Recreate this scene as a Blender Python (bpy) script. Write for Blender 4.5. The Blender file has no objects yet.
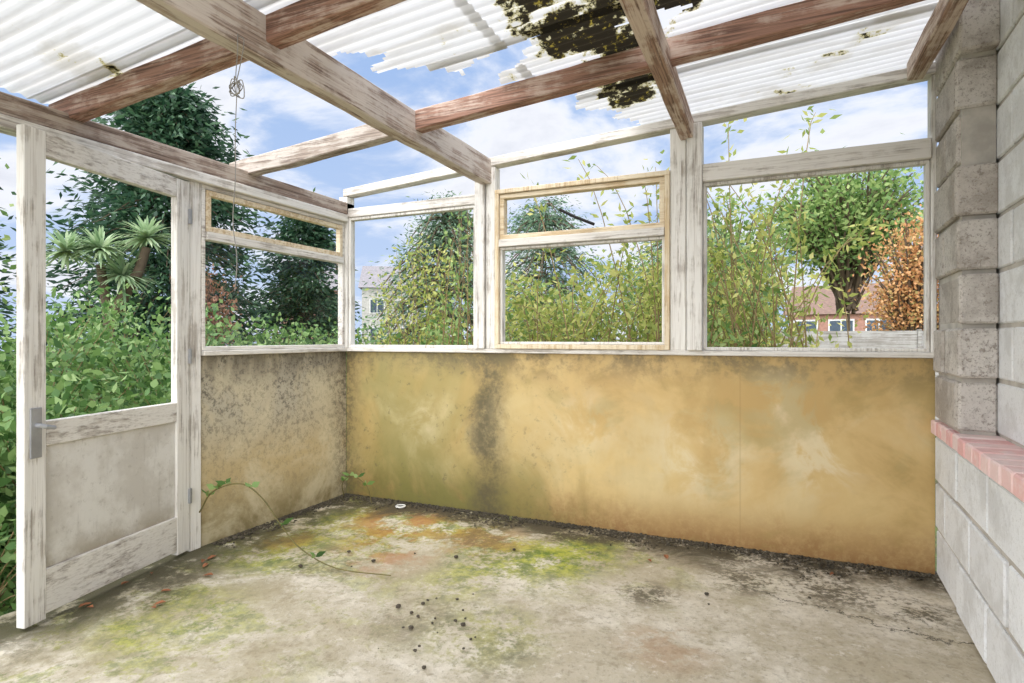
import bpy, bmesh, math, random
import numpy as np
from mathutils import Vector, Matrix, noise as mnoise

random.seed(7); RNG=np.random.default_rng(7)
scene=bpy.context.scene
COL=scene.collection
try:
    scene.view_settings.view_transform='Standard'
except Exception: pass

def c(r,g,b):
    f=lambda v:((v/255+.055)/1.055)**2.4 if v/255>.04045 else v/255/12.92
    return (f(r),f(g),f(b),1)

# ------------------------------------------------------------------ materials
class G:
    def __init__(s,name):
        s.m=bpy.data.materials.new(name); s.m.use_nodes=True
        s.t=s.m.node_tree; s.n=s.t.nodes
        s.b=s.n['Principled BSDF']; s.o=s.n['Material Output']
        s.b.inputs['Roughness'].default_value=.85
        s._p=None
    def put(s,v,sock):
        if isinstance(v,bpy.types.NodeSocket): s.t.links.new(v,sock)
        else: sock.default_value=v
    def pos(s):
        if s._p is None:
            s._p=s.n.new('ShaderNodeNewGeometry')
        return s._p.outputs['Position']
    def island(s):
        s.pos(); return s._p.outputs['Random Per Island']
    def xyz(s):
        n=s.n.new('ShaderNodeSeparateXYZ'); s.t.links.new(s.pos(),n.inputs[0]); return n.outputs
    def noise(s,scale=(1,1,1),sc=1,detail=4,rough=.6,dist=0):
        mp=s.n.new('ShaderNodeMapping'); s.t.links.new(s.pos(),mp.inputs[0]); mp.inputs['Scale'].default_value=scale
        mp.inputs['Location'].default_value=(random.random()*10,random.random()*10,random.random()*10)
        n=s.n.new('ShaderNodeTexNoise'); s.t.links.new(mp.outputs[0],n.inputs[0])
        n.inputs['Scale'].default_value=sc; n.inputs['Detail'].default_value=detail
        n.inputs['Roughness'].default_value=rough; n.inputs['Distortion'].default_value=dist
        return n.outputs[0]
    def step(s,v,a,b,lo=0.,hi=1.):
        n=s.n.new('ShaderNodeMapRange'); n.interpolation_type='SMOOTHSTEP'
        s.put(v,n.inputs[0]); n.inputs[1].default_value=a; n.inputs[2].default_value=b
        n.inputs[3].default_value=lo; n.inputs[4].default_value=hi
        return n.outputs[0]
    def mth(s,op,a,b=0.):
        n=s.n.new('ShaderNodeMath'); n.operation=op; s.put(a,n.inputs[0]); s.put(b,n.inputs[1]); return n.outputs[0]
    def mul(s,a,b): return s.mth('MULTIPLY',a,b)
    def add(s,a,b): return s.mth('ADD',a,b)
    def mix(s,f,a,b,mode='MIX'):
        n=s.n.new('ShaderNodeMix'); n.data_type='RGBA'; n.blend_type=mode
        s.put(f,n.inputs[0]); s.put(a,n.inputs[6]); s.put(b,n.inputs[7]); return n.outputs[2]
    def blob(s,x,y,r,xyz,ix=0,iy=1):
        dx=s.mth('SUBTRACT',xyz[ix],x); dy=s.mth('SUBTRACT',xyz[iy],y)
        d=s.mth('SQRT',s.mth('ADD',s.mul(dx,dx),s.mul(dy,dy)))
        return s.step(d,r,r*.25,0,1)
    def bump(s,h,st=.3,dist=.01):
        n=s.n.new('ShaderNodeBump'); s.put(h,n.inputs['Height']); n.inputs['Strength'].default_value=st
        n.inputs['Distance'].default_value=dist; s.t.links.new(n.outputs[0],s.b.inputs['Normal'])
    def color(s,v): s.put(v,s.b.inputs['Base Color'])

def flat(name,col,rough=.8,metal=0,var=.15):
    g=G(name); n=g.noise(sc=9)
    dk=tuple(v*(1-var*2) for v in col[:3])+(1,)
    g.color(g.mix(g.step(n,.3,.7),col,dk)); g.b.inputs['Roughness'].default_value=rough; g.b.inputs['Metallic'].default_value=metal
    return g.m

def timber(name,axis,paint,wood,dark,amount=.5,spots=.5,grain=.5):
    g=G(name)
    sc=[40,40,40]; sc[axis]=2.4
    fine=[130,130,130]; fine[axis]=2.6
    n1=g.noise(sc,1,6,.7); n2=g.noise(fine,1,4,.65); n3=g.noise(sc=5,detail=5,rough=.65); n4=g.noise(sc=16,detail=6,rough=.75)
    w=g.mix(g.step(n2,.42,.66),wood,dark)
    pk=g.step(g.add(g.mul(n1,.6),g.mul(n3,.4)),amount-.05,amount+.05)
    pt=g.mix(g.mul(g.step(n2,.50,.64),grain),paint,wood)
    col=g.mix(pk,pt,w)
    col=g.mix(g.step(n4,.60,.72,0,spots),col,dark)
    g.color(col); g.bump(g.add(n2,pk),.4,.003)
    return g.m
PAINT=c(222,218,211); GREYW=c(192,185,176); DKW=c(146,138,129)
tx=timber('white_timber_x',0,PAINT,GREYW,DKW,.54,.3,.6)
ty=timber('white_timber_y',1,PAINT,GREYW,DKW,.54,.3,.6)
tz=timber('white_timber_z',2,c(227,224,218),GREYW,c(148,140,131),.55,.3,.55)
beam_y=timber('weathered_beam_y',1,c(202,191,180),c(174,156,142),c(118,99,87),.52)
beam_x=timber('weathered_beam_x',0,c(190,181,172),c(160,146,134),c(104,90,80),.50)
redbeam_x=timber('red_beam_x',0,c(190,168,154),c(158,120,102),c(102,76,64),.47)
redbeam_y=timber('red_beam_y',1,c(202,186,172),c(162,132,114),c(102,80,70),.49)
platem=timber('plate_y',1,c(178,165,152),c(144,124,110),c(92,75,65),.49)
wood_x=timber('bare_wood_x',0,c(224,210,184),c(210,188,152),c(176,150,116),.52,.25,.5)
wood_z=timber('bare_wood_z',2,c(224,210,184),c(210,188,152),c(176,150,116),.52,.25,.5)

# back panel
g=G('stained_panel'); p=g.xyz()
nb=g.noise(sc=1.3,detail=6,rough=.6,dist=.5); nv=g.noise((7,7,1.2),1,4,.6); nf=g.noise(sc=26,detail=6,rough=.75); nl=g.noise(sc=.9,detail=5,rough=.6,dist=1.0); nm=g.noise(sc=3.5,detail=7,rough=.65,dist=.6)
base=g.mix(g.step(nb,.35,.65),c(208,182,126),c(192,158,100))
base=g.mix(g.step(nm,.44,.62,0,.45),base,c(176,142,84))
base=g.mix(g.step(nv,.5,.8,0,.25),base,c(154,128,80))
leftm=g.step(p[0],-.8,-2.8)
base=g.mix(g.mul(leftm,g.step(nl,.36,.56,.4,.95)),base,c(150,142,92))
pale=g.mul(g.step(g.add(g.mul(nl,.55),g.mul(nm,.45)),.48,.62),g.mul(g.step(p[2],1.05,.6),g.step(p[2],.02,.35)))
base=g.mix(g.mul(pale,.42),base,c(218,204,160))
for (bx,bz,r,s_) in [(-.35,.5,.35,.45),(-1.0,.65,.25,.3),(.25,.55,.3,.5),(-2.2,.55,.2,.3),(.05,.85,.25,.4)]:
    base=g.mix(g.mul(g.mul(g.blob(bx,bz,r,p,0,2),g.step(nm,.42,.55)),s_),base,c(226,216,184))
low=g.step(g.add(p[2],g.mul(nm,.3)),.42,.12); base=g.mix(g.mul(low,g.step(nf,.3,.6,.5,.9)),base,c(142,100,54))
olv=g.mul(g.step(nb,.49,.58),g.step(nm,.4,.55,.4,1)); base=g.mix(g.mul(olv,.4),base,c(146,134,74))
lowg=g.mul(g.step(p[2],.6,.05),g.mul(g.step(p[0],-.2,-2.2),g.step(nb,.38,.54))); base=g.mix(g.mul(lowg,.85),base,c(110,110,56))
jd=g.mth('ABSOLUTE',g.add(g.add(p[0],1.68),g.mul(g.mth('SUBTRACT',nm,.5),.3))); jt=g.step(jd,.2,.02)
base=g.mix(g.mul(jt,g.step(g.add(g.mul(nf,.6),g.mul(nm,.6)),.46,.72,.35,.9)),base,c(86,78,56))
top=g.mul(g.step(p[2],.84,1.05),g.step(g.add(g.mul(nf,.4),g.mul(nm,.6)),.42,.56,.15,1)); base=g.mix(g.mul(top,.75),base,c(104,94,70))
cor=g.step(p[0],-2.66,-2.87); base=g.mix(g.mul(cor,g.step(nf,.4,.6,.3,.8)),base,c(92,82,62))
spk=g.mul(g.step(nf,.55,.66),g.mul(g.step(p[0],-.4,-2.0),g.step(nm,.4,.56))); base=g.mix(g.mul(spk,.6),base,c(100,94,68))
j2=g.step(g.mth('ABSOLUTE',g.add(p[0],.14)),.006,.002); base=g.mix(g.mul(j2,.25),base,c(150,120,74))
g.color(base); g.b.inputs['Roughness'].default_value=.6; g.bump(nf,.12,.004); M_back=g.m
# left panel
g=G('mouldy_panel'); p=g.xyz()
nb=g.noise(sc=2.2,detail=7,rough=.65,dist=.6); nf=g.noise(sc=34,detail=7,rough=.8); nv=g.noise((10,10,1.3),1,4)
base=g.mix(g.step(nb,.36,.6),c(210,198,166),c(190,170,128))
base=g.mix(g.mul(g.step(p[2],.35,.75),g.step(nb,.38,.56,.3,.9)),base,c(180,173,155))
base=g.mix(g.mul(g.step(nf,.48,.60),g.mul(g.step(p[2],.3,.95,.25,.9),g.step(nb,.36,.56,.35,1))),base,c(88,83,72))
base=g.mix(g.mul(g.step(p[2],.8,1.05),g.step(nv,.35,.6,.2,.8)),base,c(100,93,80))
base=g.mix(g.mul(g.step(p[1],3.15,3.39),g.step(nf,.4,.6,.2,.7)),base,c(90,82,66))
base=g.mix(g.mul(g.step(p[2],.34,.0),g.step(nb,.38,.55,.3,.9)),base,c(124,112,74))
g.color(base); g.bump(nf,.12,.004); M_left=g.m
# floor
g=G('mossy_concrete'); p=g.xyz()
n1=g.noise(sc=1.3,detail=8,rough=.65,dist=.5); n2=g.noise(sc=5,detail=9,rough=.72); n3=g.noise(sc=45,detail=6,rough=.75); n4=g.noise(sc=2.6,detail=8,rough=.68,dist=.8); n5=g.noise(sc=3.4,detail=8,rough=.7,dist=.5); n6=g.noise(sc=14,detail=8,rough=.75)
base=g.mix(g.step(n2,.36,.62),c(212,204,188),c(184,174,153))
base=g.mix(g.step(n1,.46,.57,0,.6),base,c(168,156,129))
base=g.mix(g.step(n3,.52,.64,0,.5),base,c(138,128,110))
base=g.mix(g.step(n6,.53,.64,0,.5),base,c(144,132,107))
base=g.mix(g.step(n6,.44,.32,0,.6),base,c(226,220,207))
back=g.step(p[1],2.1,3.2); left=g.step(p[0],-.9,-2.2)
reg=g.mth('MAXIMUM',g.mul(back,g.step(p[0],.3,-1.2)),g.mul(left,.7))
base=g.mix(g.mul(reg,g.step(n4,.42,.56,.1,.75)),base,c(142,130,94))
moss=g.mul(reg,g.step(g.add(g.mul(n5,.75),g.mul(n3,.25)),.50,.55))
mcol=g.mix(g.step(n6,.4,.6),c(164,166,58),c(92,112,36))
base=g.mix(g.mul(moss,.7),base,mcol)
for (bx,by,r,s_) in [(-2.05,2.75,.36,.98),(-1.75,3.1,.5,.9),(-1.2,2.75,.5,.8),(-2.45,2.35,.45,.9),(-.95,2.95,.4,.85),(-1.0,2.0,.35,.5),(-2.3,1.6,.45,.45),(-1.35,2.35,.3,.45),(-2.6,2.7,.4,.95),(-2.4,3.1,.4,.85)]:
    b_=g.mul(g.blob(bx,by,r,p),g.step(g.add(g.mul(n3,.35),g.mul(n2,.65)),.44,.53)); base=g.mix(g.mul(b_,s_),base,mcol)
for (bx,by,r,s_) in [(-2.1,3.05,.55,.7),(-.35,2.2,.25,.25),(-1.9,2.55,.4,.5),(-1.5,2.95,.4,.5),(-2.55,2.5,.3,.5)]:
    base=g.mix(g.mul(g.mul(g.blob(bx,by,r,p),g.step(n2,.44,.56)),s_),base,c(170,110,66))
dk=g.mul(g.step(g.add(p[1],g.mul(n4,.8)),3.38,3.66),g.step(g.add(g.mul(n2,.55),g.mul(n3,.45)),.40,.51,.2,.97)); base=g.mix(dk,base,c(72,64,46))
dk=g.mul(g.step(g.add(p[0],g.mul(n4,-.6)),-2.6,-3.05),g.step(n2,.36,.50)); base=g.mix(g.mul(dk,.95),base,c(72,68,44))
for (bx,by,r,s_) in [(-.5,2.62,.18,.8),(.25,3.0,.28,.85),(-.1,2.95,.24,.8),(.55,2.9,.24,.85),(-1.5,2.95,.25,.5),(-.9,1.9,.25,.3),(-2.6,1.75,.35,.6),(-2.1,2.3,.3,.5),(-1.3,2.0,.3,.3)]:
    base=g.mix(g.mul(g.mul(g.blob(bx,by,r,p),g.step(g.add(g.mul(n3,.5),g.mul(n2,.5)),.46,.55)),s_),base,c(82,74,57))
cy_=g.mth('ABSOLUTE',g.mth('SUBTRACT',p[1],g.add(2.84,g.add(g.mul(g.mth('SUBTRACT',n2,.5),.35),g.mul(p[0],-.25)))))
base=g.mix(g.mul(g.step(cy_,.009,.002),g.mul(g.step(p[0],-.3,-.1),.9)),base,c(78,72,58))
g.color(base); g.b.inputs['Roughness'].default_value=.9; g.bump(g.add(g.add(n3,n6),g.mul(n2,1.5)),.55,.008); M_floor=g.m

def blockmat(name,a,b,d,bs=.7,pit=.55):
    g=G(name); n=g.noise(sc=5,detail=6,rough=.65); f=g.noise(sc=110,detail=4,rough=.7); q=g.noise(sc=34,detail=7,rough=.75)
    base=g.mix(g.island(),a,b); base=g.mix(g.step(n,.45,.6,0,.5),base,d); base=g.mix(g.step(f,.54,.66,0,pit),base,d); base=g.mix(g.step(q,.54,.64,0,pit),base,d)
    g.color(base); g.bump(g.add(f,g.mul(q,1.5)),bs,.007); return g.m
M_block=blockmat('concrete_block',c(232,234,235),c(222,223,223),c(188,187,184),.6,.45)
M_blockd=blockmat('rough_pier_block',c(216,210,202),c(196,188,178),c(134,122,110),1.0,.7)
M_mortar=flat('mortar',c(190,184,174),.95)
M_grit=blockmat('grit',c(104,96,80),c(60,54,42),c(40,36,28))
g=G('pink_brick'); f=g.noise(sc=60,detail=5,rough=.7); n=g.noise(sc=14,detail=6,rough=.7)
rp=g.n.new('ShaderNodeValToRGB'); e=rp.color_ramp.elements; e.new(.5)
for i,cc in enumerate((c(216,164,160),c(224,182,177),c(222,198,193))): e[i].position=i*.5; e[i].color=cc
g.t.links.new(g.island(),rp.inputs[0]); g.color(g.mix(g.step(n,.46,.62,0,.6),rp.outputs[0],c(228,208,203))); g.bump(f,.5,.005); M_brick=g.m

# glass
g=G('clear_glass'); n=g.noise(sc=3,detail=6); p=g.xyz()
tr=g.n.new('ShaderNodeBsdfTransparent'); tr.inputs[0].default_value=(.97,.98,.97,1)
gl=g.n.new('ShaderNodeBsdfGlossy'); gl.inputs['Roughness'].default_value=.02
df=g.n.new('ShaderNodeBsdfDiffuse'); df.inputs[0].default_value=(.8,.82,.8,1)
m1=g.n.new('ShaderNodeMixShader'); m1.inputs[0].default_value=.02; g.t.links.new(tr.outputs[0],m1.inputs[1]); g.t.links.new(gl.outputs[0],m1.inputs[2])
m2=g.n.new('ShaderNodeMixShader'); g.put(g.add(g.step(n,.5,.8,.0,.03),g.step(p[2],1.25,1.08,0,.03)),m2.inputs[0]); g.t.links.new(m1.outputs[0],m2.inputs[1]); g.t.links.new(df.outputs[0],m2.inputs[2])
g.t.links.new(m2.outputs[0],g.o.inputs[0]); M_glass=g.m

# roof sheet
PITCH=.057
g=G('corrugated_plastic'); p=g.xyz()
n=g.noise((1.5,10,1),1,6,.65); f=g.noise(sc=22,detail=8,rough=.76); f2=g.noise(sc=9,detail=8,rough=.7); n2=g.noise(sc=2.5,detail=6)
rib=g.mth('SINE',g.add(g.mul(p[1],2*math.pi/PITCH),1.57))
col=g.mix(g.step(rib,-.95,.3,.5,0),c(228,228,228),c(186,186,186))  # rib shading painted into the colour as stripes, with dirt in the valleys
col=g.mix(g.step(n,.46,.62,0,.4),col,c(186,182,174))
col=g.mix(g.step(n2,.54,.66,0,.35),col,c(176,168,150))
mb=None
for (bx,by,r) in [(-.72,2.22,.36),(-.35,2.2,.33),(-.62,2.95,.32),(-.55,2.5,.28),(-.8,1.95,.25)]:
    b_=g.blob(bx,by,r,p); mb=b_ if mb is None else g.mth('MAXIMUM',mb,b_)
mm=g.add(g.mul(mb,.19),g.add(g.mul(f2,.55),g.mul(n2,.45)))
col=g.mix(g.step(mm,.595,.63,0,.75),col,c(176,164,84))
col=g.mix(g.step(mm,.62,.645),col,g.mix(g.step(f,.56,.64),c(36,32,24),c(150,134,56)))
g.color(col)
tl=g.n.new('ShaderNodeBsdfTranslucent'); g.put(col,tl.inputs[0])
ms=g.n.new('ShaderNodeMixShader'); ms.inputs[0].default_value=.45
g.t.links.new(g.b.outputs[0],ms.inputs[1]); g.t.links.new(tl.outputs[0],ms.inputs[2]); g.t.links.new(ms.outputs[0],g.o.inputs[0])
g.b.inputs['Roughness'].default_value=.7; M_sheet=g.m

def leafmat(name,cols,trans=.35):
    g=G(name); r=g.island(); n=g.noise(sc=1.4,detail=3)
    v=g.add(g.mul(r,.7),g.mul(n,.35))
    rp=g.n.new('ShaderNodeValToRGB'); e=rp.color_ramp.elements
    while len(e)<len(cols): e.new(.5)
    for i,cc in enumerate(cols): e[i].position=i/(len(cols)-1)*.9+.05; e[i].color=cc
    g.t.links.new(v,rp.inputs[0]); g.color(rp.outputs[0]); g.b.inputs['Roughness'].default_value=.55
    tl=g.n.new('ShaderNodeBsdfTranslucent'); g.t.links.new(rp.outputs[0],tl.inputs[0])
    ms=g.n.new('ShaderNodeMixShader'); ms.inputs[0].default_value=trans
    g.t.links.new(g.b.outputs[0],ms.inputs[1]); g.t.links.new(tl.outputs[0],ms.inputs[2]); g.t.links.new(ms.outputs[0],g.o.inputs[0])
    return g.m
L_bram=leafmat('bramble_leaf',[c(56,86,46),c(86,124,64),c(122,154,86),c(164,188,124)])
L_dark=leafmat('conifer_leaf',[c(24,50,38),c(42,76,54),c(70,104,74),c(98,130,92)])
L_blue=leafmat('cypress_leaf',[c(48,76,60),c(80,112,86),c(114,144,114),c(152,176,142)])
L_yel=leafmat('yellow_leaf',[c(92,118,56),c(140,158,78),c(188,192,104),c(224,216,142)],.5)
L_grn=leafmat('green_leaf',[c(68,102,54),c(108,142,76),c(150,176,104),c(186,202,134)],.45)
L_rus=leafmat('russet_leaf',[c(166,118,76),c(204,148,98),c(218,174,118),c(146,156,92)])
L_cop=leafmat('copper_leaf',[c(126,86,70),c(156,112,88),c(168,134,102)])
L_palm=leafmat('palm_leaf',[c(120,150,112),c(166,190,146),c(204,216,178)])
M_bark=flat('bark',c(104,88,70)); M_twig=flat('twig',c(150,128,88)); M_stem=flat('brown_green_stem',c(112,104,60))

# ------------------------------------------------------------------ object helpers
def new_obj(name,data,parent=None,**props):
    o=bpy.data.objects.new(name,data); COL.objects.link(o)
    if parent is not None: o.parent=parent
    for k,v in props.items(): o[k]=v
    return o
def empty(name,loc=(0,0,0),**props):
    o=new_obj(name,None,None,**props); o.location=loc; o.empty_display_size=.1; return o
def tag(o,label,cat,**kw):
    o['label']=label; o['category']=cat
    for k,v in kw.items(): o[k]=v
    return o
def bm_obj(name,bm,mat,parent=None,bevel=0,smooth=False,**props):
    if bevel: bmesh.ops.bevel(bm,geom=list(bm.edges),offset=bevel,segments=1,affect='EDGES')
    me=bpy.data.meshes.new(name); bm.to_mesh(me); bm.free()
    if mat: me.materials.append(mat)
    if smooth: me.polygons.foreach_set('use_smooth',[True]*len(me.polygons))
    o=new_obj(name,me,parent,**props)
    if parent is not None and parent.type=='EMPTY':
        me.transform(Matrix.Translation(-Vector(parent.location)))
    elif parent is None and len(me.vertices):
        co=np.array([v.co[:] for v in me.vertices]); mn=co.min(0); mx=co.max(0)
        ctr=Vector(((mn[0]+mx[0])/2,(mn[1]+mx[1])/2,mn[2])); me.transform(Matrix.Translation(-ctr)); o.location=ctr
    return o
def box(bm,x0,x1,y0,y1,z0,z1,sz=0.,jit=0.):
    vs=[]
    for z in (z0,z1):
        for (x,y) in ((x0,y0),(x1,y0),(x1,y1),(x0,y1)):
            vs.append(bm.verts.new((x+random.uniform(-jit,jit),y+random.uniform(-jit,jit),z+sz*(x-x0)+random.uniform(-jit,jit))))
    for f in ((3,2,1,0),(4,5,6,7),(0,1,5,4),(1,2,6,5),(2,3,7,6),(3,0,4,7)): bm.faces.new([vs[i] for i in f])
def boxes(name,lst,mat,parent=None,bevel=.003,**props):
    bm=bmesh.new()
    for b in lst: box(bm,*b)
    return bm_obj(name,bm,mat,parent,bevel,**props)

def np_mesh(name,V,F,mat,parent,k):
    me=bpy.data.meshes.new(name)
    off=np.array(parent.location) if parent is not None else np.zeros(3)
    V=(V-off).astype(np.float32)
    me.vertices.add(len(V)); me.vertices.foreach_set('co',V.ravel())
    me.loops.add(F.size); me.loops.foreach_set('vertex_index',F.ravel().astype(np.int32))
    me.polygons.add(len(F)); me.polygons.foreach_set('loop_start',(np.arange(len(F))*k).astype(np.int32))
    me.update(calc_edges=True); me.validate(); me.materials.append(mat)
    return new_obj(name,me,parent)
def norm(a): return a/np.maximum(np.linalg.norm(a,axis=-1,keepdims=True),1e-9)
def leaves(name,P,T,L,W,mat,parent,hexa=False):
    n=len(P); T=norm(T); R=norm(RNG.normal(size=(n,3))); S=norm(np.cross(T,R)); N=np.cross(S,T)
    L=(L*RNG.uniform(.6,1.25,n))[:,None]; W=(W*RNG.uniform(.7,1.2,n))[:,None]*.5
    if hexa:
        prof=[(0,0,0),(-.75,.22,.15),(-1,.5,.2),(0,1,-.1),(1,.5,.2),(.75,.22,.15)]
    else: prof=[(0,0,0),(-1,.42,.25),(0,1,0),(1,.42,.25)]
    k=len(prof)
    V=np.stack([P+S*W*a+T*L*b+N*W*z for a,b,z in prof],1).reshape(-1,3)
    F=np.arange(n*k).reshape(n,k)
    return np_mesh(name,V,F,mat,parent,k)
def tube_arrays(polys,r0,r1,sides=5):
    VV=[];FF=[];o=0
    for P in polys:
        P=np.array(P,float); m=len(P); T=norm(np.gradient(P,axis=0))
        ref=np.array([0,0,1.]) if abs(T[0][2])<.9 else np.array([1.,0,0])
        S=norm(np.cross(T,ref)); N=np.cross(S,T)
        r=np.linspace(r0,r1,m)[:,None]
        for j in range(sides):
            a=2*math.pi*j/sides; VV.append(P+S*r*math.cos(a)+N*r*math.sin(a))
        for j in range(sides):
            j2=(j+1)%sides
            i=np.arange(m-1)
            FF.append(np.stack([o+j*m+i,o+j*m+i+1,o+j2*m+i+1,o+j2*m+i],1))
        o+=sides*m
    return np.concatenate(VV),np.concatenate(FF)
def tubes(name,polys,r0,r1,mat,parent,sides=5):
    V,F=tube_arrays(polys,r0,r1,sides); return np_mesh(name,V,F,mat,parent,4)

GZ=-.15
def shrub(name,x,y,rx,ry,h,nb,nl,L,W,mat,label,cat,group=None,arch=.3,z0=GZ,sig=.1,trunk=.0,hexa=False,seedlow=.15,rt=.012,spread=.12):
    root=empty(name,(x,y,z0)); tag(root,label,cat)
    if group: root['group']=group
    polys=[];P=[];T=[]
    per=max(1,nl//nb)
    for i in range(nb):
        a=RNG.uniform(0,2*math.pi); rr=RNG.uniform(.15,1)**.6
        zz=RNG.uniform(seedlow,1)
        k=math.sqrt(max(0,1-max(0,(zz-.5)/.55)**2)) if trunk==0 else math.sqrt(max(.02,1-((zz-.5)/.52)**2))
        if trunk>0: zt=trunk+(h-trunk)*zz
        else: zt=h*zz
        tip=np.array([x+rx*rr*k*math.cos(a),y+ry*rr*k*math.sin(a),z0+zt])
        b0=np.array([x+RNG.uniform(-1,1)*spread*rx,y+RNG.uniform(-1,1)*spread*ry,z0+(trunk*RNG.uniform(.6,1) if trunk>0 else 0)])
        mid=(b0+tip)/2; mid[2]+=arch*zt*.5+RNG.uniform(-.05,.1)*h; mid[:2]+=RNG.normal(0,.08*rx,2)
        t=np.linspace(0,1,7)[:,None]
        Q=(1-t)**2*b0+2*t*(1-t)*mid+t*t*tip; polys.append(Q)
        s=RNG.uniform(.25,1.03,per)**.8; s=s[:,None]
        pts=(1-s)**2*b0+2*s*(1-s)*mid+s*s*tip
        d=norm(2*(1-s)*(mid-b0)+2*s*(tip-mid))
        P.append(pts+RNG.normal(0,sig,(per,3))); T.append(d*.5+RNG.normal(0,.6,(per,3))+np.array([0,0,-.1]))
    if trunk>0: polys.append([(x,y,z0),(x+.03,y,z0+trunk*.5),(x,y,z0+trunk+.3*(h-trunk))])
    tubes('branches',polys,rt,rt*.3,M_bark if trunk>0 else M_twig,root,4)
    P=np.concatenate(P); P[:,2]=np.maximum(P[:,2],z0+.02)
    leaves('foliage',P,np.concatenate(T),L,W,mat,root,hexa)
    return root
def conifer(name,x,y,r,h,nb,nl,L,W,mat,label,droop=.25,z0=GZ,sig=.12,base=.05,power=.8):
    root=empty(name,(x,y,z0)); tag(root,label,'tree')
    polys=[];P=[];T=[];per=nl//nb
    for i in range(nb):
        f=RNG.uniform(0,1)**.85; zz=h*(base+(1-base)*f); ln=r*((1-f)**power)*RNG.uniform(.6,1.15)+.12
        a=RNG.uniform(0,2*math.pi); d=np.array([math.cos(a),math.sin(a),0])
        t=np.linspace(0,1,5)[:,None]
        b0=np.array([x,y,z0+zz]); Q=b0+d*ln*t+np.array([0,0,1])*(ln*(.35*t-(.35+droop)*t*t)); polys.append(Q)
        s=RNG.uniform(.2,1.05,per)[:,None]
        pts=b0+d*ln*s+np.array([0,0,1])*(ln*(.35*s-(.35+droop)*s*s))
        P.append(pts+RNG.normal(0,1,(per,3))*sig*(.4+s)*np.array([1,1,.6])); T.append(d+np.array([0,0,-.3])+RNG.normal(0,.45,(per,3)))
    polys.append([(x,y,z0),(x,y,z0+h*.5),(x,y,z0+h)])
    tubes('branches',polys,.03,.008,M_bark,root,4)
    leaves('foliage',np.concatenate(P),np.concatenate(T),L,W,mat,root)
    return root

# ------------------------------------------------------------------ ROOM
XL=-2.86; YB=3.40; XR=.745
S=dict(kind='structure')
bm=bmesh.new(); nx,ny=100,140
grid=[[None]*(ny+1) for _ in range(nx+1)]
for i in range(nx+1):
    for j in range(ny+1):
        x=XL-.05+(1.05-XL+.05)*i/nx; y=-2+(YB+.06+2)*j/ny
        z=.004*mnoise.noise(Vector((x*3,y*3,0)))+.002*mnoise.noise(Vector((x*14,y*14,3)))-.004
        grid[i][j]=bm.verts.new((x,y,z))
for i in range(nx):
    for j in range(ny): bm.faces.new((grid[i][j],grid[i+1][j],grid[i+1][j+1],grid[i][j+1]))
def skirt(line):
    low=[bm.verts.new((v.co.x,v.co.y,GZ-.02)) for v in line]
    for a in range(len(line)-1): bm.faces.new((line[a],line[a+1],low[a+1],low[a]))
skirt([grid[0][j] for j in range(ny+1)]); skirt([grid[i][0] for i in range(nx+1)]); skirt([grid[nx][j] for j in range(ny+1)]); skirt([grid[i][ny] for i in range(nx+1)])
o=bm_obj('floor',bm,M_floor,smooth=False,**S); tag(o,'stained concrete slab floor with green moss and dirt','floor')

g=G('rough_ground'); n=g.noise(sc=2,detail=7); n2=g.noise(sc=20,detail=4)
g.color(g.mix(g.step(n2,.4,.65),g.mix(g.step(n,.4,.6),c(104,122,62),c(104,92,64)),c(70,74,46))); g.bump(n2,.8,.05)
bm=bmesh.new(); vs=[bm.verts.new(v) for v in ((-70,-30,GZ),(70,-30,GZ),(70,90,GZ),(-70,90,GZ))]; bm.faces.new(vs)
o=bm_obj('ground',bm,g.m,**S); tag(o,'overgrown garden ground around the lean-to','ground')

bm=bmesh.new(); box(bm,XL,XR,YB,YB+.03,-.004,1.052)
o=bm_obj('wall_back',bm,M_back,bevel=.002,**S); tag(o,'yellow ochre board wall with mould and damp stains','wall')
bm=bmesh.new(); box(bm,XL-.03,XL,2.20,YB,-.004,1.052)
o=bm_obj('wall_left',bm,M_left,bevel=.002,**S); tag(o,'beige board wall under the window with black mould spots','wall')

n_tr=[0]
def trim(lst,mat,label,bevel=.004,sz=0):
    n_tr[0]+=1
    bm=bmesh.new()
    for b in lst: box(bm,*b,sz)
    o=bm_obj('trim_%d'%n_tr[0],bm,mat,None,bevel,**S); tag(o,label,'timber trim'); return o
PS=.066
def plz(x): return 2.19+PS*(x-XL)
trim([(XL,XR,YB-.03,YB+.05,1.052,1.080)],tx,'weathered white timber sill along the stained board wall')
trim([(XL-.05,XL+.03,2.20,YB-.032,1.052,1.080)],ty,'weathered white timber sill under the side window')
trim([(XL-.04,XL+.035,YB-.035,YB+.05,1.08,2.19)],tz,'weathered white corner post')
trim([(-1.765,-1.695,YB-.045,YB+.05,1.08,plz(-1.76)),(-1.688,-1.622,YB-.03,YB+.05,1.08,plz(-1.69))],tz,'double white timber post under the long roof beam')
trim([(-.512,-.425,YB-.03,YB+.05,1.08,plz(-.51)),(-.418,-.335,YB-.055,YB+.05,1.08,plz(-.42))],tz,'wide peeling white timber post between the windows')
trim([(XR-.022,XR,YB-.03,YB+.05,1.08,plz(.70))],tz,'white timber strip against the block pier')
trim([(XL-.05,XL+.012,2.125,2.195,-.004,2.0)],tz,'white timber post between door and side window')
trim([(XL-.05,XL+.012,1.17,1.235,-.004,2.0)],tz,'white timber door jamb')
trim([(XL,XR+.1,YB-.04,YB+.05,2.19,2.245)],tx,'sloping white timber top rail',sz=PS)
trim([(XL-.06,XL+.035,-.3,YB+.05,2.055,2.145)],platem,'weathered brown timber wall plate')
trim([(XL-.05,XL+.045,.2,YB-.036,2.0,2.053)],ty,'pale timber head rail over door and window')
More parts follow.
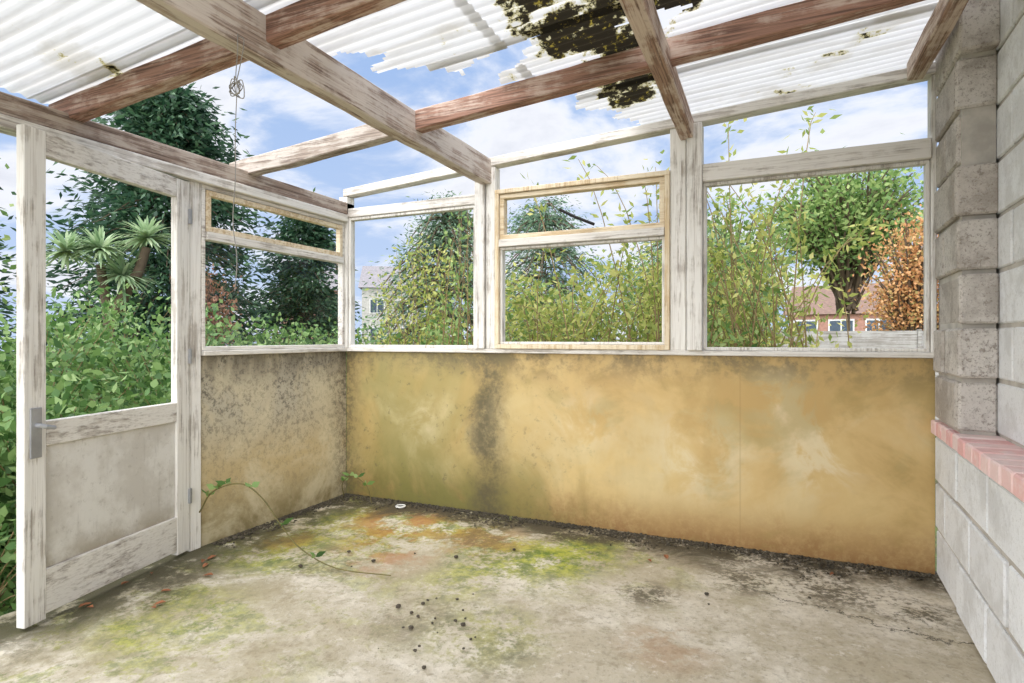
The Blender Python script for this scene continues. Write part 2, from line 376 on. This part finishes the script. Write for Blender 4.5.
trim([(XL+.036,-1.766,YB-.03,YB+.04,2.035,2.10)],tx,'white timber transom')
trim([(-.334,XR-.023,YB-.045,YB+.04,2.02,2.118)],tx,'thick peeling white timber transom')

def pane(par,axis,a0,a1,z0,z1,at,sl=0,name='glass'):
    bm=bmesh.new()
    if axis=='x': q=[(a0,at,z0),(a1,at,z0),(a1,at,z1+sl*(a1-a0)),(a0,at,z1)]
    else: q=[(at,a0,z0),(at,a1,z0),(at,a1,z1),(at,a0,z1)]
    bm.faces.new([bm.verts.new(v) for v in q]); return bm_obj(name,bm,M_glass,par)
def window(i,loc,label):
    e=empty('window_%d'%i,loc,kind='structure'); tag(e,label,'window'); return e
def frame_x(par,name,x0,x1,z0,z1,y0,y1,w,mat,mz):
    boxes(name,[(x0,x1,y0,y1,z1-w,z1),(x0,x1,y0,y1,z0,z0+w),(x0,x0+w,y0,y1,z0+w,z1-w),(x1-w,x1,y0,y1,z0+w,z1-w)],mz,par,.003)
def frame_y(par,name,y0,y1,z0,z1,x0,x1,w,mat):
    boxes(name,[(x0,x1,y0,y1,z1-w,z1),(x0,x1,y0,y1,z0,z0+w),(x0,x1,y0,y0+w,z0+w,z1-w),(x0,x1,y1-w,y1,z0+w,z1-w)],mat,par,.003)
w=window(1,(XL,2.2,1.08),'side window with opening top light in peeling white frame')
frame_y(w,'frame',2.197,YB-.037,1.081,1.998,XL-.03,XL+.015,.022,ty)
boxes('rail',[(XL-.03,XL+.03,2.221,YB-.061,1.695,1.74)],ty,w)
frame_y(w,'top_light',2.222,YB-.062,1.742,1.972,XL-.02,XL+.02,.03,wood_x)
pane(w,'y',2.22,YB-.066,1.103,1.695,XL-.01)
w=window(2,(-2.3,YB,1.08),'fixed window in white timber frame')
frame_x(w,'frame',XL+.037,-1.767,1.081,2.034,YB-.02,YB+.03,.020,tx,tz)
w=window(3,(-1.06,YB,1.08),'casement window with narrow top light in bare yellowish wood frame')
frame_x(w,'frame',-1.62,-.513,1.081,2.11,YB-.04,YB+.04,.028,wood_x,wood_z)
boxes('rail',[(-1.590,-.542,YB-.045,YB+.035,1.738,1.785)],tx,w)
frame_x(w,'top_light',-1.590,-.543,1.787,2.080,YB-.025,YB+.03,.030,wood_x,wood_x)
frame_x(w,'casement',-1.590,-.543,1.110,1.736,YB-.02,YB+.03,.016,tx,tz)
Vt,Ft=tube_arrays([[(-1.17,YB-.05,1.94),(-1.07,YB-.055,1.885),(-.95,YB-.06,1.83)]],.010,.010,6)
o=np_mesh('window_stay',Vt,Ft,flat('black_iron',c(34,32,32),.5,.6),w,4); o['label']='black iron casement stay'
w=window(4,(.2,YB,1.08),'large fixed window beside the block pier')
frame_x(w,'frame',-.333,XR-.024,1.081,2.019,YB-.015,YB+.03,.018,tx,tz)

# door (ajar inwards)
door=empty('door_1',(XL-.02,2.112,0.012),kind='structure'); tag(door,'half-glazed peeling white timber door standing ajar','door')
DW,DH,DT=.865,1.975,.040
def dbox(name,l,mat,bev=.003,**p):
    bm=bmesh.new()
    for b in l: box(bm,*b)
    if bev: bmesh.ops.bevel(bm,geom=list(bm.edges),offset=bev,segments=1,affect='EDGES')
    me=bpy.data.meshes.new(name); bm.to_mesh(me); bm.free(); me.materials.append(mat)
    return new_obj(name,me,door,**p)
dbox('frame',[(0,DT,-.088,0,0,DH),(0,DT,-DW,-DW+.088,0,DH)],tz)
dbox('rails',[(0.001,DT-.001,-DW+.088,-.088,DH-.10,DH),(0.001,DT-.001,-DW+.088,-.088,.70,.80),(0.001,DT-.001,-DW+.088,-.088,.02,.20)],ty)
g=G('door_panel'); n=g.noise(sc=4,detail=6,rough=.65); f=g.noise(sc=30,detail=6,rough=.75); nv=g.noise((40,40,4),1,6,.7); p=g.xyz()
base=g.mix(g.step(f,.54,.68,0,.4),g.mix(g.step(n,.40,.60),c(218,215,209),c(198,193,185)),c(156,149,139))
base=g.mix(g.step(nv,.54,.72,0,.3),base,c(156,149,138))
base=g.mix(g.mul(g.step(p[2],.32,.2),g.step(n,.4,.6,.2,.7)),base,c(150,138,116))
g.color(base); M_dp=g.m
dbox('panel',[(.016,.026,-DW+.088,-.088,.20,.70)],M_dp)
M_met=flat('dull_metal',c(166,168,172),.4,.3)
dbox('handle_plate',[(DT,DT+.007,-DW+.020,-DW+.066,.66,.86)],M_met,.002,label='tarnished upright metal handle plate')
me=bpy.data.meshes.new('handle'); Vt,Ft=tube_arrays([[(DT,-DW+.044,.79),(DT+.03,-DW+.044,.79),(DT+.036,-DW+.055,.785),(DT+.034,-DW+.095,.775)]],.009,.008,8)
me.from_pydata(Vt.tolist(),[],Ft.tolist()); me.materials.append(M_met); new_obj('handle',me,door)
door.rotation_euler=(0,0,math.radians(12.5))
for z in (.25,1.0,1.75):
    dbox('hinge',[(DT-.002,DT+.012,-.012,.004,z,z+.08)],M_met,.002)

# ceiling
ceil=empty('ceiling',(0,0,2.2),kind='structure'); tag(ceil,'broken corrugated plastic lean-to roof on weathered timbers','roof')
RS=.08
def rz(x): return 2.12+RS*(x-XL)
def bigbeam(name,b,mat,sz=0,label=None):
    bm=bmesh.new(); box(bm,*b,sz)
    L=max(b[1]-b[0],b[3]-b[2]); cuts=int(L/.12)
    ax=0 if b[1]-b[0]>b[3]-b[2] else 1
    ed=[e for e in bm.edges if abs((e.verts[0].co-e.verts[1].co)[ax])>L*.5]
    bmesh.ops.subdivide_edges(bm,edges=ed,cuts=cuts,use_grid_fill=False)
    bmesh.ops.bevel(bm,geom=[e for e in bm.edges if abs((e.verts[0].co-e.verts[1].co).normalized()[ax])>.9],offset=.005,segments=1,affect='EDGES')
    for v in bm.verts: v.co+=Vector((mnoise.noise(v.co*4),mnoise.noise(v.co*4+Vector((5,5,5))),mnoise.noise(v.co*4+Vector((9,1,5)))))*.006
    o=bm_obj(name,bm,mat,ceil)
    if label: o['label']=label
for k,y in enumerate((.62,1.56,2.52)):
    bigbeam('rafter',(XL-.12,-1.70,y-.035,y+.035,rz(XL-.12),rz(XL-.12)+.10),redbeam_x if y<2 else beam_x,RS,'reddish brown weathered rafter' if y<2 else 'grey weathered rafter')
    bigbeam('rafter',(-1.66,.95,y-.035,y+.035,rz(-1.66),rz(-1.66)+.10),redbeam_x,RS,'reddish brown weathered rafter with peeling paint')
bigbeam('beam',(-1.725,-1.648,-.3,YB+.03,2.155,2.315),beam_y,0,'long pale weathered roof beam')
bigbeam('beam',(-.455,-.38,-.3,YB-.03,2.272,2.372),redbeam_y,0,'peeling reddish roof beam')
bigbeam('beam',(.62,.69,-.3,YB-.03,2.41,2.50),redbeam_y,0)

def inpoly(x,y,poly):
    c_=False; n=len(poly); j=n-1
    for i in range(n):
        xi,yi=poly[i]; xj,yj=poly[j]
        if (yi>y)!=(yj>y) and x<(xj-xi)*(y-yi)/(yj-yi)+xi: c_=not c_
        j=i
    return c_
HOLES=[[(-3.5,1.62),(-1.72,1.62),(-1.70,1.90),(-1.50,1.98),(-1.60,2.12),(-1.36,2.16),(-1.28,2.30),(-1.12,2.22),(-.82,2.20),(-1.02,2.36),(-1.14,2.40),(-.98,2.62),(-1.14,2.72),(-.88,2.80),(-1.0,2.96),(-.80,3.10),(-.66,3.6),(-3.5,3.6)],[(-.60,2.28),(-.28,2.33),(-.40,2.46),(-.52,2.42)]]
STEP_Y=.0095
def sheet(y0,y1,x0,x1,dz):
    nyy=int((y1-y0)/STEP_Y); nxx=int((x1-x0)/.02)
    xs=np.linspace(x0,x1,nxx+1); ys=np.linspace(y0,y1,nyy+1)
    V=np.array([[x,y,rz(x)+.110+.0055*math.cos(2*math.pi*y/PITCH)+dz+.006*math.sin(x*2.3+y*3)] for x in xs for y in ys])
    F=[]
    for i in range(nxx):
        for j in range(nyy):
            x=(xs[i]+xs[i+1])/2; y=(ys[j]+ys[j+1])/2
            jx=x+.11*mnoise.noise(Vector((x*2.5,y*7,1)))+.06*mnoise.noise(Vector((x*14,y*14,7))); jy=y+.05*mnoise.noise(Vector((x*5,y*5,4)))
            if any(inpoly(jx,jy,h) for h in HOLES): continue
            a=i*(nyy+1)+j; F.append((a,a+nyy+1,a+nyy+2,a+1))
    if not F: return
    F=np.array(F); used=np.unique(F); remap=-np.ones(len(V),int); remap[used]=np.arange(len(used))
    o=np_mesh('roof_sheet',V[used],remap[F],M_sheet,ceil,4)
    o.data.polygons.foreach_set('use_smooth',[True]*len(o.data.polygons))
yy=.05; k=0
while yy<3.45:
    y1=min(yy+.76,3.50)
    sheet(yy,y1,-3.0,-1.0,.003*(k%2)); sheet(yy,y1,-1.05,.95,.008+.003*(k%2)); yy+=.70; k+=1

# right wall
wr=empty('wall_right',(XR,YB,0),kind='structure'); tag(wr,'pale concrete block wall with pier and pink brick sill','wall')
def lmesh(name,lst,mat,bev,**p):
    bm=bmesh.new()
    for b in lst: box(bm,*b)
    if bev: bmesh.ops.bevel(bm,geom=list(bm.edges),offset=bev,segments=1,affect='EDGES')
    me=bpy.data.meshes.new(name); bm.to_mesh(me); bm.free(); me.materials.append(mat); return new_obj(name,me,wr,**p)
def course(y0,y1,x0,x1,z0,z1,ch,ln,j=.012,jit=.002,endj=0):
    out=[]; r=0; z=z0
    while z<z1-.01:
        ze=min(z+ch,z1); y=y1+(ln/2 if r%2 else 0)
        e0=y0+(random.uniform(-endj,endj) if endj else 0)
        while y>e0:
            a=max(y-ln,e0); b=min(y,y1)
            if b-a>.02:
                q=random.uniform(-jit,jit); out.append((x0+q,x1,a+j/2,b-j/2,z+j/2,ze-j/2))
            y-=ln
        z+=ch; r+=1
    return out
lmesh('block_courses',course(-4.4,0,0,.22,0,.68,.227,.45,.018,.004),M_block,.006)
lmesh('mortar',[(.009,.21,-4.4,0,0,.68),(.014,.125,-.47,0,.75,2.52),(.137,.225,-4.4,-.4,.75,2.6),(-.010,.23,-4.4,-.002,.683,.745)],M_mortar,0)
lmesh('pier',course(-.50,0,0,.13,.755,2.53,.222,.45,.020,.013,.045),M_blockd,.009,label='rough grey block pier')
lmesh('recessed_blocks',course(-4.4,-.44,.128,.23,.755,2.6,.222,.45,.018,.003),M_block,.006)
bl=[]; y=0
while y>-4.4:
    q=random.uniform(-.004,.004); bl.append((-.018+q,.235,y-.103,y,.685,.752+q/2)); y-=.114
lmesh('brick_sill',bl,M_brick,.006,label='pink painted brick on edge sill')
wr.rotation_euler=(0,0,math.radians(-3.2))

# ------------------------------------------------------------------ small things inside
string=tag(empty('hanging_string',(-1.66,1.41,2.17)),'thin grey string with a tangled knot hanging from the beam','string')
M_str=flat('string',c(150,146,140))
def spline(P,n=40):
    P=np.array(P,float); P=np.vstack([2*P[0]-P[1],P,2*P[-1]-P[-2]]); out=[]
    for i in range(1,len(P)-2):
        for t in np.linspace(0,1,max(2,n//(len(P)-3)),endpoint=False):
            a,b,d,e=P[i-1],P[i],P[i+1],P[i+2]
            out.append(.5*((2*b)+(-a+d)*t+(2*a-5*b+4*d-e)*t*t+(-a+3*b-3*d+e)*t**3))
    out.append(P[-2]); return np.array(out)
pl=[(-1.652,1.41,2.20),(-1.640,1.40,2.12),(-1.66,1.41,2.05),(-1.655,1.41,2.0),(-1.675,1.42,1.85),(-1.668,1.415,1.7),(-1.680,1.415,1.55),(-1.655,1.41,1.42),(-1.665,1.41,1.31)]
tubes('cord',[spline(pl,60)],.0016,.0016,M_str,string,5)
kp=[(-1.655+.036*math.cos(i*1.9)*random.uniform(.5,1.1),1.41+random.gauss(0,.010),2.0+.036*math.sin(i*1.9)*random.uniform(.5,1.1)) for i in range(20)]
tubes('knot',[spline(kp,120)],.0018,.0018,M_str,string,5)
tubes('loop',[spline([(-1.65,1.41,2.18),(-1.61,1.40,2.15),(-1.625,1.40,2.08),(-1.655,1.41,2.03)],20)],.0016,.0016,M_str,string,5)

def vine(pts,idx,L,label,lean=.4,r=.0045):
    Q=spline(pts,60); root=tag(empty('bramble_runner',tuple(Q[0])),label,'plant')
    tubes('stem',[Q],r,r*.6,M_stem,root,6)
    P=[];T=[]
    for f in idx:
        b=Q[int(f*(len(Q)-1))]
        for k in range(3):
            P.append(b+np.array([0,0,.01])); T.append(np.array([math.cos(k*2.1+f*9),math.sin(k*2.1+f*9),lean]))
    leaves('leaves',np.array(P),np.array(T),L,L*.6,L_bram,root,True)
vine([(-2.83,2.17,.20),(-2.74,2.18,.32),(-2.58,2.22,.37),(-2.47,2.26,.30),(-2.38,2.30,.16),(-2.24,2.30,.05),(-1.95,2.24,.014),(-1.65,2.28,.012)],[.12,.17,.22,.36,.6,.8],.055,'long thin trailing bramble stem lying on the concrete')
vine([(-2.80,3.30,.01),(-2.76,3.24,.12),(-2.64,3.20,.19),(-2.5,3.18,.14),(-2.46,3.18,.03)],[.3,.45,.6,.75],.05,'small green bramble sprig growing in the corner',r=.004)

M_peb=flat('dark_pebble',c(74,66,54))
def rock(bm,ce,r,fl=.6):
    res=bmesh.ops.create_icosphere(bm,subdivisions=1,radius=r)
    for v in res['verts']:
        k=random.uniform(.75,1.2); v.co=Vector((v.co.x*k,v.co.y*k,v.co.z*fl*k))+Vector(ce)
for k in range(34):
    bm=bmesh.new()
    if k<24: x=random.gauss(-1.2,.17); y=random.gauss(1.95,.15)
    elif k<30: x=random.gauss(-2.0,.3); y=random.gauss(2.55,.2)
    else: x=random.gauss(-.6,.5); y=random.gauss(2.6,.2)
    r=random.choice((random.uniform(.003,.007),random.uniform(.006,.014))); rock(bm,(x,y,r*.5),r)
    o=bm_obj('pebble',bm,M_peb); tag(o,'small dark crumb of dirt on the concrete','pebble',group='dark crumbs scattered on the floor')
bm=bmesh.new()
for k in range(3600):
    if k<2700:
        x=random.uniform(XL+.02,XR-.02); wd_=.045+.14*max(0,mnoise.noise(Vector((x*2.2,0,0)))+.1); y=YB-.012-abs(random.gauss(0,wd_))
    else:
        y=random.uniform(2.25,YB-.03); x=XL+.015+abs(random.gauss(0,.05+.10*max(0,mnoise.noise(Vector((0,y*3,2))))))
    r=random.uniform(.002,.009); rock(bm,(x,min(y,YB-.01),r*.3),r)
o=bm_obj('gravel',bm,M_grit,kind='stuff'); tag(o,'dark grit and moss debris along the base of the boards','gravel')
Vt,Ft=tube_arrays([[(-2.28+.03*math.cos(a),3.26+.03*math.sin(a),.008) for a in np.linspace(0,2*math.pi,24)]],.006,.006,6)
o=np_mesh('plastic_ring',Vt-np.array([-2.28,3.26,0]),Ft,flat('white_plastic',c(230,230,226)),None,4); o.location=(-2.28,3.26,0); tag(o,'small white plastic ring lying on the floor','ring')
L_dead=flat('dead_leaf',c(150,96,62))
for k in range(14):
    x=random.uniform(-2.75,-2.35); y=random.uniform(1.5,2.1)
    if k>10: x=random.uniform(-.6,.4); y=random.uniform(2.9,3.2)
    bm=bmesh.new(); a=random.uniform(0,6.28); s=random.uniform(.014,.028); ring=[]
    for (u,v,z) in ((-1,0,.004),(-.3,-.5,.010),(.5,-.45,.012),(1.1,0,.006),(.5,.45,.014),(-.3,.5,.009)):
        ring.append(bm.verts.new((x+s*(u*math.cos(a)-v*math.sin(a)),y+s*(u*math.sin(a)+v*math.cos(a)),z)))
    ce=bm.verts.new((x,y,.004))
    for i in range(6): bm.faces.new((ring[i],ring[(i+1)%6],ce))
    o=bm_obj('fallen_leaf',bm,L_dead); tag(o,'curled brown dead leaf on the floor','leaf',group='dead leaves on the floor')

# ------------------------------------------------------------------ OUTSIDE PLANTS
spots=[(-3.75,.9,.55,.85),(-3.8,1.9,.6,.95),(-3.9,2.9,.6,1.0),(-4.0,4.0,.7,1.15),(-4.7,1.0,.8,1.35),(-4.9,2.3,.9,1.5),(-5.0,3.7,.9,1.5),(-5.3,5.2,1.0,1.45),(-5.6,6.8,1.1,1.5),(-3.5,5.2,.8,1.1),(-6.2,2.0,1.0,1.75),(-6.5,4.0,1.2,1.75),(-4.2,6.6,.9,1.15)]
for i,(x,y,r,h) in enumerate(spots):
    near=x>-4.3
    shrub('bramble_bush',x,y,r,r*1.0,h,60,4400,.07 if near else .08,.045,L_bram,'dense green bramble bush with arching stems','bush','brambles along the garden side',arch=.35,sig=.11,hexa=near,rt=.007)
for (x,y) in ((-3.25,.75),(-3.2,1.35)):
    shrub('bramble_bush',x,y,.28,.35,.5,24,450,.065,.042,L_bram,'low bramble shoots by the doorway','bush','brambles along the garden side',arch=.5,sig=.07,hexa=True,rt=.006)
conifer('conifer_tree',-15.4,10.9,3.0,8.2,230,30000,.26,.085,L_dark,'tall dark green conifer in the neighbouring garden',sig=.28,power=.5)
conifer('conifer_tree',-19.4,6.6,2.4,7.0,150,16000,.27,.09,L_dark,'dark green bushy conifer behind the palm',sig=.24,power=.45)
conifer('conifer_tree',-14.4,15.0,1.7,5.9,130,14000,.25,.08,L_dark,'dark drooping conifer beside a copper tree',sig=.2,power=.5)
shrub('broadleaf_tree',-11.9,4.3,1.0,1.0,4.6,80,4200,.13,.075,L_grn,'light green leafy tree by the brambles','tree',trunk=1.2,sig=.25,rt=.03)
shrub('copper_tree',-11.3,8.9,.5,.5,2.9,50,1800,.10,.05,L_cop,'copper brown leafed small tree','tree',trunk=.8,sig=.15,rt=.03)
pr=tag(empty('palm_tree',(-12.0,7.2,GZ)),'spiky pale green cordyline palm','tree')
tubes('trunk',[[(-12.0,7.2,GZ),(-12,7.2,1.5),(-12.1,7.1,2.6)],[(-12,7.2,1.5),(-11.7,7.6,2.5),(-11.6,7.7,3.0)]],.12,.08,M_bark,pr,8)
VV=[];FF=[];o_=0
for (cx,cy,cz,R) in ((-12.1,7.1,2.9,.7),(-11.6,7.7,3.2,.65),(-12.3,6.6,2.8,.65),(-11.9,7.4,2.4,.7)):
    for i in range(120):
        d=RNG.normal(size=3); d[2]=abs(d[2])*.9-.25; d=d/np.linalg.norm(d); s=np.cross(d,[0,0,1]); s/=np.linalg.norm(s)+1e-6
        for t,w_ in ((0,.020),(.4,.030),(.75,.022),(1,.004)):
            q=np.array([cx,cy,cz])+d*R*t+np.array([0,0,-.3*R*t*t]); VV+= [q-s*w_,q+s*w_]
        for k in range(3): FF.append((o_+2*k,o_+2*k+1,o_+2*k+3,o_+2*k+2))
        o_+=8
np_mesh('fronds',np.array(VV),np.array(FF),L_palm,pr,4)
conifer('cypress_tree',-4.7,7.9,1.3,3.5,190,20000,.085,.022,L_blue,'blue green drooping cypress beside the rendered houses',sig=.12,power=.38,droop=.6)
conifer('cypress_tree',-4.6,12.2,1.6,4.4,150,16000,.11,.03,L_blue,'taller blue green drooping cypress behind shrubs',sig=.2,power=.35,droop=.6)
conifer('cypress_tree',-1.5,11.4,1.5,3.6,140,12000,.11,.03,L_blue,'low spreading feathery cypress behind shrubs',sig=.22,power=.3,droop=.6)
shrub('leafy_shrub',-3.0,5.0,.5,.45,1.5,40,1800,.07,.035,L_grn,'low green shrub against the boards','bush',sig=.1)
shrub('leafy_shrub',-3.85,6.0,.9,.5,2.45,60,2800,.07,.032,L_yel,'upright yellow green shrub by the corner','bush',arch=.7,sig=.08,seedlow=.25,rt=.006,spread=.6)
for (x,y,r,h,n,L_) in ((-1.85,5.2,1.0,1.95,3800,L_yel),(-1.0,5.4,1.05,2.0,4200,L_yel),(-.25,5.8,1.0,2.1,3800,L_yel),(-2.6,6.3,.95,1.9,3400,L_grn),(-.35,4.6,.75,1.45,1900,L_grn),(-1.6,7.4,1.3,2.35,5000,L_grn),(-.6,7.2,1.0,2.1,3600,L_yel)):
    shrub('willow_shrub',x,y,r,r*.8,h,90,n,.080,.034,L_,'loose arching shrub with long narrow leaves','bush','narrow-leaved shrubs behind the wall',arch=1.0,sig=.085,rt=.007,spread=.7)
for (x,y,rx,h,n,L_) in ((.0,4.6,.85,2.95,1000,L_yel),(-2.35,4.5,.45,2.55,500,L_grn),(-1.25,4.4,.95,2.7,1000,L_yel),(-.3,4.9,.8,2.5,800,L_grn)):
    shrub('wispy_shrub',x,y,rx,.35,h,24,n,.075,.03,L_,'wispy shrub with long thin arching twigs','bush','wispy twigs close to the windows',arch=.8,sig=.045,seedlow=.35,rt=.0065,spread=.8)
shrub('broadleaf_tree',1.9,17.3,2.1,1.8,5.8,160,11000,.16,.085,L_grn,'rounded green leafy tree behind the fence','tree',trunk=3.2,sig=.25,rt=.05)
shrub('broadleaf_tree',-.9,15.2,1.6,1.5,4.4,100,7000,.14,.07,L_grn,'open light green leafy tree','tree',trunk=1.2,sig=.25,rt=.04)
shrub('russet_tree',2.55,13.2,.85,.8,3.6,110,7500,.085,.05,L_rus,'soft orange and green autumn tree behind the fence','tree',trunk=1.1,sig=.18,rt=.03)

M_fence=timber('fence_wood',0,c(162,160,156),c(142,138,132),c(112,107,100),.5)
for k in range(5):
    x0=.1+k*1.85
    e=tag(empty('fence_panel',(x0,9.6,GZ)),'grey weathered board fence panel','fence',group='grey fence panels')
    boxes('boards',[(x0,x0+1.80,9.6+(.006 if i%2 else 0),9.625,GZ+i*.14,GZ+i*.14+.142) for i in range(10)],M_fence,e,0)
    boxes('post',[(x0+1.80,x0+1.845,9.57,9.66,GZ,1.27)],M_fence,e,.004)
M_red=flat('red_brick',c(172,130,114)); M_rend=flat('pale_render',c(192,190,184)); M_slate=flat('slate',c(142,138,142)); M_tile=flat('brown_tile',c(128,104,92)); M_wf=flat('white_upvc',c(224,224,222),.4); M_wg=flat('house_glass',c(84,96,110),.1)
def house(x,y,wx,wy,hw,hr,rot,mw,mr,label,win=2,chim=True):
    e=empty('house',(0,0,0)); tag(e,label,'house')
    boxes('walls',[(-wx/2,wx/2,-wy/2,wy/2,0,hw)],mw,e,0)
    bm=bmesh.new(); ov=.25
    A=[bm.verts.new(v) for v in ((-wx/2-ov,-wy/2-ov,hw),(wx/2+ov,-wy/2-ov,hw),(wx/2+ov,wy/2+ov,hw),(-wx/2-ov,wy/2+ov,hw),(-wx/2-ov,0,hw+hr),(wx/2+ov,0,hw+hr))]
    for f in ((0,1,5,4),(2,3,4,5),(0,4,3),(1,2,5),(3,2,1,0)): bm.faces.new([A[i] for i in f])
    bm_obj('roof',bm,mr,e)
    for i in range(win):
        for z in ([hw*.62] if hw>3.2 else [])+[hw*.2 if hw>3.2 else hw*.45]:
            xx=-wx/2+wx*(i+.5)/win
            boxes('window_frame',[(xx-.55,xx+.55,-wy/2-.05,-wy/2-.005,z,z+1.1)],M_wf,e,0); boxes('window_pane',[(xx-.48,xx-.03,-wy/2-.06,-wy/2-.052,z+.08,z+1.02),(xx+.03,xx+.48,-wy/2-.06,-wy/2-.052,z+.08,z+1.02)],M_wg,e,0)
    if chim: boxes('chimney',[(wx*.3,wx*.3+.6,-.3,.3,hw+hr*.4,hw+hr+.7)],M_red,e,0)
    e.location=(x,y,GZ); e.rotation_euler=(0,0,rot)
    return e
house(3.7,34.0,4.6,5,2.45,1.6,-.2,M_red,M_tile,'red brick bungalow with brown tiled roof',3,False)
house(-26.7,37.4,4.4,5,5.0,1.9,.55,M_rend,M_slate,'pale rendered house with grey slate roof')
house(-33.6,36.4,4.8,5,5.0,1.8,.65,M_red,M_slate,'red brick house with grey roof')

# ------------------------------------------------------------------ LIGHT
wd=bpy.data.worlds.new('World'); scene.world=wd; wd.use_nodes=True; nt=wd.node_tree; N=nt.nodes; Lk=nt.links.new
bg=N['Background']; tc=N.new('ShaderNodeTexCoord'); sp=N.new('ShaderNodeSeparateXYZ'); Lk(tc.outputs['Generated'],sp.inputs[0])
def wm(op,a,b):
    n=N.new('ShaderNodeMath'); n.operation=op
    for v,s_ in ((a,n.inputs[0]),(b,n.inputs[1])):
        if isinstance(v,bpy.types.NodeSocket): Lk(v,s_)
        else: s_.default_value=v
    return n.outputs[0]
zz=wm('ADD',wm('MAXIMUM',sp.outputs[2],0.),.28)
cb=N.new('ShaderNodeCombineXYZ'); Lk(wm('DIVIDE',sp.outputs[0],zz),cb.inputs[0]); Lk(wm('DIVIDE',sp.outputs[1],zz),cb.inputs[1])
nz=N.new('ShaderNodeTexNoise'); Lk(cb.outputs[0],nz.inputs[0]); nz.inputs['Scale'].default_value=1.7; nz.inputs['Detail'].default_value=8; nz.inputs['Roughness'].default_value=.58; nz.inputs['Distortion'].default_value=.3
mr=N.new('ShaderNodeMapRange'); mr.interpolation_type='SMOOTHSTEP'; Lk(nz.outputs[0],mr.inputs[0]); mr.inputs[1].default_value=.43; mr.inputs[2].default_value=.58
gr=N.new('ShaderNodeValToRGB'); Lk(sp.outputs[2],gr.inputs[0]); gr.color_ramp.elements[0].color=c(186,204,232); gr.color_ramp.elements[1].color=c(134,168,218); gr.color_ramp.elements[1].position=.6
cl=N.new('ShaderNodeMapRange'); Lk(nz.outputs[0],cl.inputs[0]); cl.inputs[1].default_value=.52; cl.inputs[2].default_value=.74
cm=N.new('ShaderNodeMix'); cm.data_type='RGBA'; Lk(cl.outputs[0],cm.inputs[0]); cm.inputs[6].default_value=c(236,238,244); cm.inputs[7].default_value=c(198,203,216)
mx=N.new('ShaderNodeMix'); mx.data_type='RGBA'; Lk(mr.outputs[0],mx.inputs[0]); Lk(gr.outputs[0],mx.inputs[6]); Lk(cm.outputs[2],mx.inputs[7])
Lk(mx.outputs[2],bg.inputs[0]); bg.inputs[1].default_value=1.2
def sun(name,energy,ang,d,col=(1,.975,.94)):
    l=bpy.data.lights.new(name,'SUN'); l.energy=energy; l.angle=ang; l.color=col
    o=bpy.data.objects.new(name,l); COL.objects.link(o); o.rotation_euler=Vector(d).to_track_quat('-Z','Y').to_euler(); o.location=(0,-5,8)
sun('low_fill',2.6,.8,(-.35,1,-.22))  # added soft fill through the open rear, brightens the interior
sun('side_fill',2.7,.9,(.9,.65,-.30))  # added fill from the left rear, lifts the block wall on the right
sun('high_sun',4.9,1.2,(.1,.35,-1))
# camera
cam=bpy.data.cameras.new('Camera'); co=bpy.data.objects.new('Camera',cam); COL.objects.link(co); scene.camera=co
co.location=(0,0,1.15); co.rotation_euler=(math.radians(90),0,math.radians(24)); cam.lens=575/1024*36; cam.sensor_width=36; cam.shift_y=-3.5/1024; cam.clip_start=.02; cam.clip_end=300
